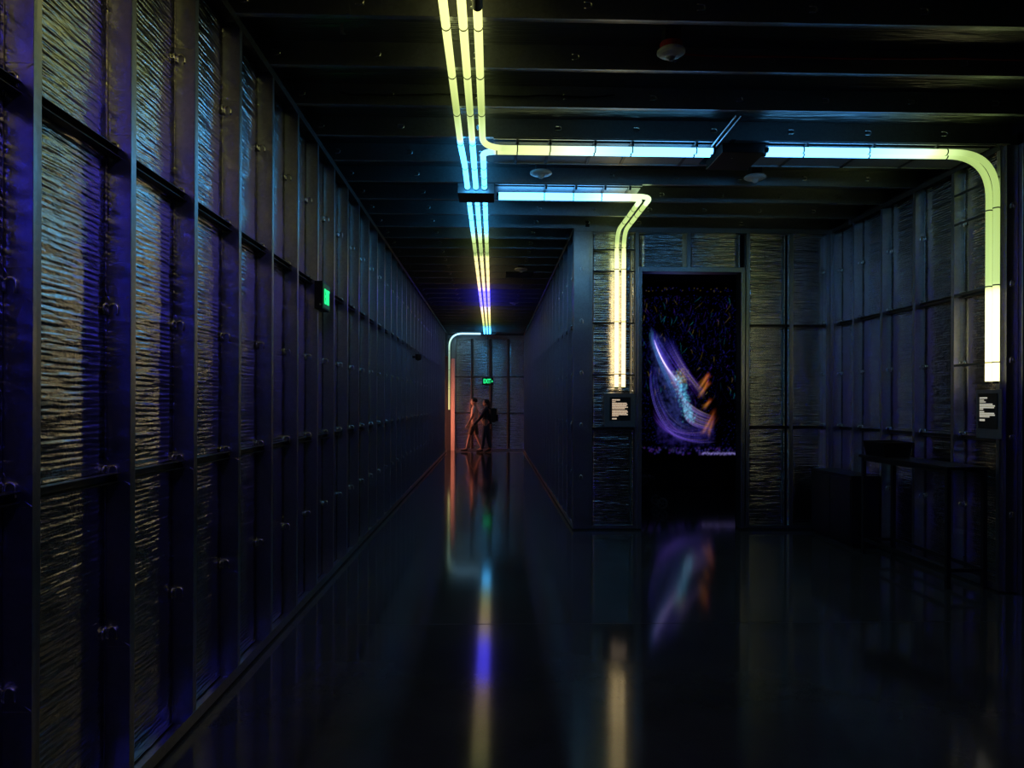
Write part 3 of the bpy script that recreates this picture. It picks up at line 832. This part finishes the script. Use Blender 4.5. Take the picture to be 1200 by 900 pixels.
# ------------------------------------------------------------------ projection screen in the dark room
def screen():
    Y = 13.0; x1 = px2x(865, Y); x0 = 1.6; z0, z1 = z_at(533.5, 13.1), z_at(336, 13.1)
    root = thing('display_screen', ((x0+x1)/2, Y, z0), 'large screen of swirling blue and violet light trails seen through the doorway', 'screen')
    W = x1-x0; H = z1-z0; nx = int(W/.0115); nz = int(H/.0115)
    img = np.zeros((nz, nx, 3), np.float32)
    # artwork coordinates are photo pixels on the screen plane
    pu = lambda px: (px2x(px, Y)-x0)/W*nx
    pv = lambda py: (z_at(py, 13.1)-z0)/H*nz
    rnd = random.Random(21)
    def splat(px, py, c, r=.7):
        u, v = pu(px), pv(py); R = int(math.ceil(r*2)); iu, iv = int(u), int(v)
        for j in range(iv-R, iv+R+1):
            for i in range(iu-R, iu+R+1):
                if 0 <= i < nx and 0 <= j < nz:
                    w = math.exp(-((i-u)**2+(j-v)**2)/(r*r)); 
                    img[j, i, 0] += c[0]*w; img[j, i, 1] += c[1]*w; img[j, i, 2] += c[2]*w
    def stroke(P, c0, c1, a, r=.6, n=60, fade=True):
        for k in range(n):
            t = k/(n-1)
            x = (1-t)**3*P[0][0]+3*t*(1-t)**2*P[1][0]+3*t*t*(1-t)*P[2][0]+t**3*P[3][0]
            y = (1-t)**3*P[0][1]+3*t*(1-t)**2*P[1][1]+3*t*t*(1-t)*P[2][1]+t**3*P[3][1]
            f = a*(math.sin(PI*min(1, t*1.02))**.6 if fade else 1)
            c = [c0[i]*(1-t)+c1[i]*t for i in range(3)]
            splat(x, y, [q*f for q in c], r)
    J = lambda p, s: (p[0]+rnd.gauss(0, s), p[1]+rnd.gauss(0, s))
    vio, lav, blu, cya, gold, ora = (.2, .06, .9), (.6, .45, 1.0), (.05, .05, .8), (.05, .6, .8), (.7, .5, .12), (.8, .16, .02)
    # drifting short trails
    for _ in range(240):
        x, y = rnd.uniform(748, 866), rnd.uniform(346, 470); l = rnd.uniform(4, 14)
        ang = math.radians(rnd.uniform(50, 120)+(20 if x > 800 else -5)); dx, dy = math.cos(ang)*l*(-1 if rnd.random() < .25 else 1), math.sin(ang)*l
        c = rnd.choice([blu, blu, blu, vio, gold, cya]); a = rnd.uniform(.01, .075)
        stroke([(x, y), (x+dx*.3+1.2, y+dy*.3), (x+dx*.6+.6, y+dy*.6), (x+dx, y+dy)], c, c, a, .45, 22)
    for _ in range(2600):
        splat(rnd.uniform(700, 866), rnd.uniform(346, 525), [q*rnd.uniform(.02, .16) for q in blu], .5)
    for _ in range(90):     # top row glimmer
        splat(rnd.uniform(700, 866), rnd.uniform(337, 342), [q*.08 for q in rnd.choice([blu, gold])], .7)
    # soft glow of the swirl
    for _ in range(900):
        t = rnd.random(); x = 768+30*t+rnd.gauss(0, 4+5*t); y = 400+95*t+rnd.gauss(0, 6)
        splat(x, y, [q*.02 for q in (.15, .2, 1)], 2.2)
    for _ in range(800):
        t = rnd.random(); x = 770+66*t; y = 500+14*math.sin(PI*t*.8)-8*t+rnd.gauss(0, 8)
        splat(x, y, [q*.012 for q in (.15, .1, 1)], 2.2)
    # main beam
    for _ in range(80):
        s = rnd.gauss(0, 1.3)
        a0 = (763+s*1.5+rnd.uniform(-2, 2), 384+rnd.uniform(-2, 12)); a1 = (770+s*3, 415); a2 = (786+s*5, 440); a3 = (800+s*6, 468+rnd.uniform(-6, 12))
        stroke([a0, a1, a2, a3], (.1, .3, .8) if s < -.3 else blu, lav if abs(s) < .6 else (.1, .3, .9) if s < 0 else vio, .11, .55, 90)
    for _ in range(10): stroke([(766, 398), (771, 415), (780, 432), J((793, 448), 2)], lav, (.9, .8, 1), .22, .7, 60)
    # right branches
    for _ in range(44):
        k = rnd.uniform(0, 1)
        stroke([(776+12*k, 392+10*rnd.random()), (786+10*k, 420), (800+10*k, 440), (822+6*k, 462+rnd.uniform(-4, 8))], blu, vio if rnd.random() < .6 else gold, .12, .5, 70)
    # yellow haze
    for _ in range(130): splat(rnd.gauss(797, 5), rnd.gauss(441, 5)+0, [q*.09 for q in gold], 1.4)
    # cyan core
    for _ in range(420):
        t = rnd.random(); x = 793+16*t+rnd.gauss(0, 3.2); y = 440+52*t+rnd.gauss(0, 3)
        splat(x, y, [q*.16 for q in (.12, .6, .85)], 1.3)
    # left cascade arcs
    for _ in range(44):
        k = rnd.random()
        stroke([(762+6*k, 425+10*rnd.random()), (757+14*k, 455+8*k), (766+16*k, 500-4*k), (800+14*k, 520-20*k+rnd.uniform(-4, 4))], blu, rnd.choice([vio, lav, (.1, .2, .9), (.1, .1, .9)]), rnd.uniform(.03, .14), .45, 90)
    for _ in range(40):
        k = rnd.random()
        stroke([(764+16*k, 470+22*rnd.random()), (775+8*k, 505), (800, 522-12*k), (838+rnd.uniform(-6, 4), 508+10*(1-k)-16*k*rnd.random())], vio, rnd.choice([blu, lav, blu, vio]), rnd.uniform(.03, .12), .5, 90)
    for _ in range(60):
        k = rnd.random()
        stroke([(796+6*k, 458+30*k), (806, 474+26*k), (820, 482+20*k), (834, 486+18*k)], lav, rnd.choice([blu, vio, gold]), .1, .5, 60)
    # orange blades
    for (P, w) in (([(818, 455), (822, 448), (828, 440), (831, 437)], 1.0), ([(820, 464), (824, 456), (828, 449), (830, 446)], .9), ([(823, 480), (827, 474), (830, 470), (832, 467)], .5), ([(822, 508), (828, 498), (833, 488), (838, 478)], 1.0), ([(830, 509), (831, 500), (835, 492), (838, 484)], .7)):
        for _ in range(9): stroke([J(p, 2.0) for p in P], (.7, .3, .05), (.5, .06, .02), .045*w, 1.5, 30)
    # bottom band
    for _ in range(170):
        x = rnd.uniform(700, 865); splat(x, rnd.uniform(524, 532), [q*rnd.uniform(.03, .12) for q in (.2, .12, .8)], 1.4)
    for x in range(822, 865): 
        for _ in range(2): splat(x+rnd.random(), 530.5+rnd.gauss(0, .8), (.06, .05, .14), 1.2)
    # dark void right of the blades
    yy, xx = np.mgrid[0:nz, 0:nx]
    cu, cv = pu(845), pv(472); su, sv = (pu(856)-pu(845)), (pv(435)-pv(472))
    m = np.exp(-(((xx-cu)/su)**2+((yy-cv)/sv)**2)**1.5); m2 = m*(xx > pu(829))
    img *= (1-.93*m2)[..., None]
    band = (yy > pv(344.5)) & (yy < pv(342)); img[band] *= .15
    # led pitch
    img *= (.72+.28*((xx % 2) == 0))[..., None]
    bm = nb()
    me = bpy.data.meshes.new('picture')
    X = np.linspace(x0, x1, nx); Z = np.linspace(z0, z1, nz)
    gx, gz = np.meshgrid(X-root['_w'][0], Z-root['_w'][2])
    V = np.stack([gx, np.zeros_like(gx), gz], -1).reshape(-1, 3)
    idx = np.arange(nx*nz).reshape(nz, nx)
    Fq = np.stack([idx[:-1, :-1], idx[:-1, 1:], idx[1:, 1:], idx[1:, :-1]], -1).reshape(-1, 4)
    me.vertices.add(len(V)); me.vertices.foreach_set('co', V.astype(np.float32).ravel())
    me.loops.add(Fq.size); me.loops.foreach_set('vertex_index', Fq.ravel().astype(np.int32))
    me.polygons.add(len(Fq)); me.polygons.foreach_set('loop_start', (np.arange(len(Fq))*4).astype(np.int32))
    me.update(calc_edges=True)
    ca = me.color_attributes.new('glow', 'FLOAT_COLOR', 'POINT')
    rgba = np.ones((nz*nx, 4), np.float32); rgba[:, :3] = np.clip(img.reshape(-1, 3)*1.15, 0, 2.2)
    ca.data.foreach_set('color', rgba.ravel())
    me.materials.append(M['screen'])
    o = bpy.data.objects.new('picture', me); link(o); o.parent = root
    obj('cabinet_frame', bx(x0-.02, x1+.02, Y+.004, Y+.1, z0-.02, z1+.02), M['black'], root)
    for x in (x0+.3, x1-.3): obj('support_foot', bx(x-.05, x+.05, Y+.02, Y+.12, 0, z0-.02), M['black'], root)
screen()

# ------------------------------------------------------------------ dark pushchair just inside the doorway
def stroller():
    Y = 10.8; X = px2x(769, Y)
    r = thing('pushchair', (X, Y, 0), 'dark pushchair in the shadow just inside the doorway', 'pushchair')
    for dx, dy in ((.05, -.2), (.05, .2), (-.5, -.2), (-.5, .2)):
        bm = nb(); c = Vector((X+dx, Y+dy, .085)); pts = [c+Vector((math.cos(a)*.07, 0, math.sin(a)*.07)) for a in [2*PI*k/20 for k in range(21)]]
        w = obj('wheel', tube_bm(pts, .014, 8, cap=False), M['plate'], r)
        bm = nb(); cyl(bm, c-Vector((0, .015, 0)), c+Vector((0, .015, 0)), .018, n=10)
        for k in range(3): cyl(bm, c-Vector((math.cos(k*PI/3)*.068, 0, math.sin(k*PI/3)*.068)), c+Vector((math.cos(k*PI/3)*.068, 0, math.sin(k*PI/3)*.068)), .005, n=6)
        obj('hub', bm, M['plate'], w)
    for dy in (-.2, .2):
        pts = fillet([(X+.05, Y+dy, .1), (X-.2, Y+dy, .55), (X-.62, Y+dy, 1.0)], .1, 6)
        obj('frame_tube', tube_bm(pts, .012, 8), M['black'], r)
        obj('frame_tube', cyl(nb(), (X-.5, Y+dy, .1), (X-.1, Y+dy, .5), .012, n=8), M['black'], r)
    obj('handlebar', cyl(nb(), (X-.62, Y-.22, 1.0), (X-.62, Y+.22, 1.0), .016, n=10), M['rubber'], r)
    bm = nb(); box(bm, X-.42, X-.05, Y-.19, Y+.19, .42, .48, bev=.015); box(bm, X-.5, X-.42, Y-.19, Y+.19, .42, .9, bev=.015)
    obj('seat', bm, M['pack'], r)
    bm = nb(); ring = []
    for i in range(7):
        a = PI*.5+i*PI*.5/6
        ring.append([bm.verts.new((X-.42-.02+math.cos(a)*-.34*1.0, Y+s, .62+math.sin(a)*.36)) for s in (-.2, -.1, 0, .1, .2)])
    for a, b in zip(ring[:-1], ring[1:]):
        for k in range(4): bm.faces.new((a[k], a[k+1], b[k+1], b[k]))
    bmesh.ops.solidify(bm, geom=bm.faces[:], thickness=.01)
    obj('canopy', bm, M['pack'], r)
stroller()

# ------------------------------------------------------------------ people
def skin_mesh(verts, edges, radii, sub=1, root=0):
    me = bpy.data.meshes.new('s'); me.from_pydata([Vector(v) for v in verts], edges, [])
    o = bpy.data.objects.new('s', me); link(o)
    o.modifiers.new('k', 'SKIN'); 
    for i, r in enumerate(radii):
        d = me.skin_vertices[0].data[i]; rr = r if isinstance(r, tuple) else (r, r); d.radius = rr; d.use_root = (i == root)
    s = o.modifiers.new('u', 'SUBSURF'); s.levels = sub; s.render_levels = sub
    bpy.context.view_layer.update()
    m2 = bpy.data.meshes.new_from_object(o.evaluated_get(bpy.context.evaluated_depsgraph_get()))
    bm = nb(); bm.from_mesh(m2); bpy.data.objects.remove(o); bpy.data.meshes.remove(me); bpy.data.meshes.remove(m2)
    return bm
def ell(bm, c, r, n=12):
    q = bmesh.ops.create_uvsphere(bm, u_segments=n*2, v_segments=n, radius=1)
    bmesh.ops.transform(bm, matrix=Matrix.Translation(c) @ Matrix.Diagonal((*r, 1)), verts=q['verts'])
def remesh(bm, vox):
    me = bpy.data.meshes.new('r'); bm.to_mesh(me); bm.free(); o = bpy.data.objects.new('r', me); link(o)
    m = o.modifiers.new('m', 'REMESH'); m.mode = 'VOXEL'; m.voxel_size = vox
    k = o.modifiers.new('sm', 'SMOOTH'); k.iterations = 2; k.factor = .5
    bpy.context.view_layer.update()
    m2 = bpy.data.meshes.new_from_object(o.evaluated_get(bpy.context.evaluated_depsgraph_get()))
    b2 = nb(); b2.from_mesh(m2); bpy.data.objects.remove(o); bpy.data.meshes.remove(me); bpy.data.meshes.remove(m2)
    return b2

def person(loc, heading, H, label, mats, stride=.32, arm=(.3, -.25), long_hair=False, trousers=False, shirt_long=False):
    """walking figure; local +x is forward, y to the figure's left"""
    s = H/1.72
    root = thing('person', loc, label, 'person')
    R = Matrix.Translation(loc) @ Matrix.Rotation(heading, 4, 'Z') @ Matrix.Scale(s, 4)
    hip, kn, an = .92, .49, .085
    def leg(sd, f, back):
        hx_ = .0; y = .095*sd
        if not back: K = (f*.62, y, kn+.01); A = (f*1.02, y, an+.02); T = (f*1.02+.15, y+.01*sd, .055)
        else: K = (f*.35, y, kn); A = (f*1.0, y, an+.045); T = (f*1.0+.14, y+.01*sd, .035)
        return [(0, y, hip), K, A, T]
    legs = {1: leg(1, stride, False), -1: leg(-1, -stride, True)}
    def armj(sd, f):
        sh = (0, .185*sd, 1.41); el = (f*.55-.02, .235*sd, 1.13); wr = (f*1.1+.03, .235*sd, .90)
        return [sh, el, wr]
    arms = {1: armj(1, arm[0]), -1: armj(-1, arm[1])}
    V = [(0, 0, .96), (0, 0, 1.12), (-.005, 0, 1.30), (0, 0, 1.42), (.0, 0, 1.50), (.015, 0, 1.57), (.02, 0, 1.63)]
    Rr = [(.135, .105), (.115, .09), (.14, .10), (.10, .075), (.055, .055), (.06, .06), (.075, .085)]
    E = [(0, 1), (1, 2), (2, 3), (3, 4), (4, 5), (5, 6)]
    def chain(pts, rr, start):
        p = start
        for q, r in zip(pts, rr):
            V.append(q); Rr.append(r); E.append((p, len(V)-1)); p = len(V)-1
        return p
    for sd in (1, -1):
        L = legs[sd]
        chain([L[0], tuple((Vector(L[0])+Vector(L[1]))/2), L[1], tuple((Vector(L[1])*.6+Vector(L[2])*.4)), L[2], L[3]], [.088, .078, .056, .055, .038, (.04, .03)], 0)
        A = arms[sd]
        w = chain([A[0], A[1], A[2]], [.052, .04, .028], 3)
        d = (Vector(A[2])-Vector(A[1])).normalized(); pal = Vector(A[2])+d*.07
        p = chain([tuple(pal)], [(.032, .02)], w)
        for k, (off, ln) in enumerate(((.03, .07), (.01, .082), (-.01, .077), (-.028, .06))):
            b = pal+Vector((off, 0, 0)); m = b+d*ln*.55; e = m+(d+Vector((0, -.5*sd, 0))).normalized()*ln*.5
            chain([tuple(b+d*.012), tuple(m), tuple(e)], [.010, .009, .008], p)
        th = Vector(A[2])+d*.03+Vector((.02, 0, 0))
        chain([tuple(th+Vector((.018, 0, -.01))), tuple(th+Vector((.032, -.012*sd, -.04)))], [.011, .009], w)
    bm = skin_mesh(V, E, Rr)
    ell(bm, (.02, 0, 1.625), (.098, .077, .115)); ell(bm, (.045, 0, 1.56), (.06, .052, .05))
    ell(bm, (.122, 0, 1.605), (.02, .013, .022), 6); ell(bm, (.1, 0, 1.565), (.02, .026, .01), 6)
    for sd in (1, -1):
        ell(bm, (.01, .079*sd, 1.61), (.02, .012, .03), 6); ell(bm, (.098, .031*sd, 1.635), (.016, .016, .011), 6)
    bm = remesh(bm, .009); xf(bm, R)
    obj('body', bm, mats['skin'], root, smooth=True)
    # hair
    bm = nb(); ell(bm, (.0, 0, 1.655), (.108, .09, .1))
    bmesh.ops.delete(bm, geom=[v for v in bm.verts if v.co.z < 1.60 or (v.co.x > .065 and v.co.z < 1.69)], context='VERTS')
    if long_hair:
        ell(bm, (-.075, 0, 1.54), (.05, .085, .15))
    xf(bm, R); obj('hair', bm, M['hair'], root, smooth=True)
    # top
    V2 = [(0, 0, .97), (0, 0, 1.12), (-.005, 0, 1.30), (0, 0, 1.42), (0, 0, 1.485)]; R2 = [(.155, .125), (.138, .115), (.16, .122), (.12, .095), (.07, .07)]
    E2 = [(0, 1), (1, 2), (2, 3), (3, 4)]
    for sd in (1, -1):
        A = arms[sd]; V2.append(A[0]); R2.append(.068); E2.append((3, len(V2)-1))
        m = Vector(A[0]).lerp(Vector(A[1]), .75); V2.append(tuple(m)); R2.append(.06); E2.append((len(V2)-2, len(V2)-1))
        if shirt_long:
            V2.append(A[1]); R2.append(.05); E2.append((len(V2)-2, len(V2)-1)); V2.append(A[2]); R2.append(.036); E2.append((len(V2)-2, len(V2)-1))
    bm = skin_mesh(V2, E2, R2); xf(bm, R); obj('shirt', bm, mats['top'], root, smooth=True)
    # bottoms
    V3 = [(0, 0, 1.02), (0, 0, .93)]; R3 = [(.15, .118), (.15, .118)]; E3 = [(0, 1)]
    for sd in (1, -1):
        L = legs[sd]; mid = Vector(L[0]).lerp(Vector(L[1]), .5)
        seq = [(L[0], .105), (tuple(mid), .095), (tuple(Vector(L[0]).lerp(Vector(L[1]), .92)), .082)]
        if trousers: seq += [(tuple(Vector(L[1]).lerp(Vector(L[2]), .5)), .068), (tuple(Vector(L[1]).lerp(Vector(L[2]), .98)), .058)]
        p = 1
        for q, r in seq: V3.append(q); R3.append(r); E3.append((p, len(V3)-1)); p = len(V3)-1
    bm = skin_mesh(V3, E3, R3); xf(bm, R); obj('trousers' if trousers else 'shorts', bm, mats['bottom'], root, smooth=True)
    for sd in (1, -1):
        L = legs[sd]; a, t = Vector(L[2]), Vector(L[3])
        bm = skin_mesh([tuple(a+Vector((-.035, 0, -.03))), tuple(a.lerp(t, .5)+Vector((0, 0, -.02))), tuple(t), tuple(t+Vector((.05, 0, -.005)))], [(0, 1), (1, 2), (2, 3)], [(.045, .045), (.045, .04), (.045, .032), (.035, .025)])
        zmin = min(v.co.z for v in bm.verts)
        for v in bm.verts: v.co.z = max(v.co.z, 0.0)
        xf(bm, R); obj('shoe', bm, mats['shoe'], root, smooth=True)
    return root, R
Yp = 22.75
person((px2x(556, Yp), Yp, 0), PI, 1.70, 'person in a pale shirt and shorts walking left at the corridor end', dict(skin=M['skin'], top=M['shirt'], bottom=M['shorts'], shoe=M['shoe']), stride=.24, arm=(.15, -.3))
Yq = 22.5
r2, R2m = person((px2x(570, Yq), Yq, 0), PI-.15, 1.66, 'person in dark clothes with a backpack walking behind the other at the corridor end', dict(skin=M['skin_dark'], top=M['dark_cloth'], bottom=M['jeans'], shoe=M['shoe']), stride=.12, arm=(.32, -.12), long_hair=True, trousers=True, shirt_long=True)
bp = thing('backpack', tuple(R2m @ Vector((-.2, 0, 1.0))), 'dark backpack worn by the person in dark clothes at the corridor end', 'backpack')
bm = nb(); box(bm, -.34, -.17, -.16, .16, 1.0, 1.46, bev=.05); xf(bm, R2m); obj('bag', bm, M['pack'], bp)
bm = nb(); box(bm, -.39, -.33, -.11, .11, 1.03, 1.24, bev=.025); xf(bm, R2m); obj('front_pocket', bm, M['pack'], bp)
for sd in (1, -1):
    pts = [R2m @ Vector(p) for p in ((-.14, .1*sd, 1.42), (-.03, .12*sd, 1.50), (.10, .11*sd, 1.40), (.115, .12*sd, 1.2), (-.14, .13*sd, 1.06))]
    obj('shoulder_strap', tube_bm(fillet(pts, .05, 4), .016, 8), M['pack'], bp)

# orange lamp in the side room at the corridor end
lp = thing('floor_lamp', (-2.3, 22.95, 0), 'orange floor lamp hidden in the side room at the corridor end', 'lamp')
obj('base', lathe([(0, 0), (.16, 0), (.16, .02), (.03, .035), (0, .035)], (-2.3, 22.95, 0)), M['black'], lp)
obj('glowing_column', lathe([(0, .035), (.09, .035), (.09, 2.2), (0, 2.2)], (-2.3, 22.95, 0)), M['orange_lamp'], lp)

# ------------------------------------------------------------------ world, camera, view
w = bpy.data.worlds.new('night'); bpy.context.scene.world = w; w.use_nodes = True
w.node_tree.nodes['Background'].inputs[0].default_value = (.004, .006, .012, 1)
w.node_tree.nodes['Background'].inputs[1].default_value = .3

cam = bpy.data.cameras.new('camera'); co = bpy.data.objects.new('camera', cam); link(co)
cam.sensor_width = 36; cam.lens = F*36/1200; cam.clip_end = 100; cam.clip_start = .05
cam.shift_y = (HY-450)/1200
co.location = (0, 0, CAMZ)
co.rotation_euler = (Matrix.Rotation(-YAW, 4, 'Z') @ Matrix.Rotation(PI/2, 4, 'X') @ Matrix.Rotation(ROLL, 4, 'Z')).to_euler()
sc = bpy.context.scene; sc.camera = co
for o in sc.objects:
    if '_w' in o: del o['_w']
sc.view_settings.view_transform = 'Standard'; sc.view_settings.look = 'None'
sc.view_settings.gamma = 1; sc.view_settings.use_curve_mapping = False; sc.view_settings.exposure = 0.0
cy_ = sc.cycles
cy_.use_denoising = True; cy_.max_bounces = 8; cy_.glossy_bounces = 6; cy_.diffuse_bounces = 4
cy_.sample_clamp_indirect = 6; cy_.caustics_reflective = True; cy_.blur_glossy = .5
cy_.use_light_tree = True
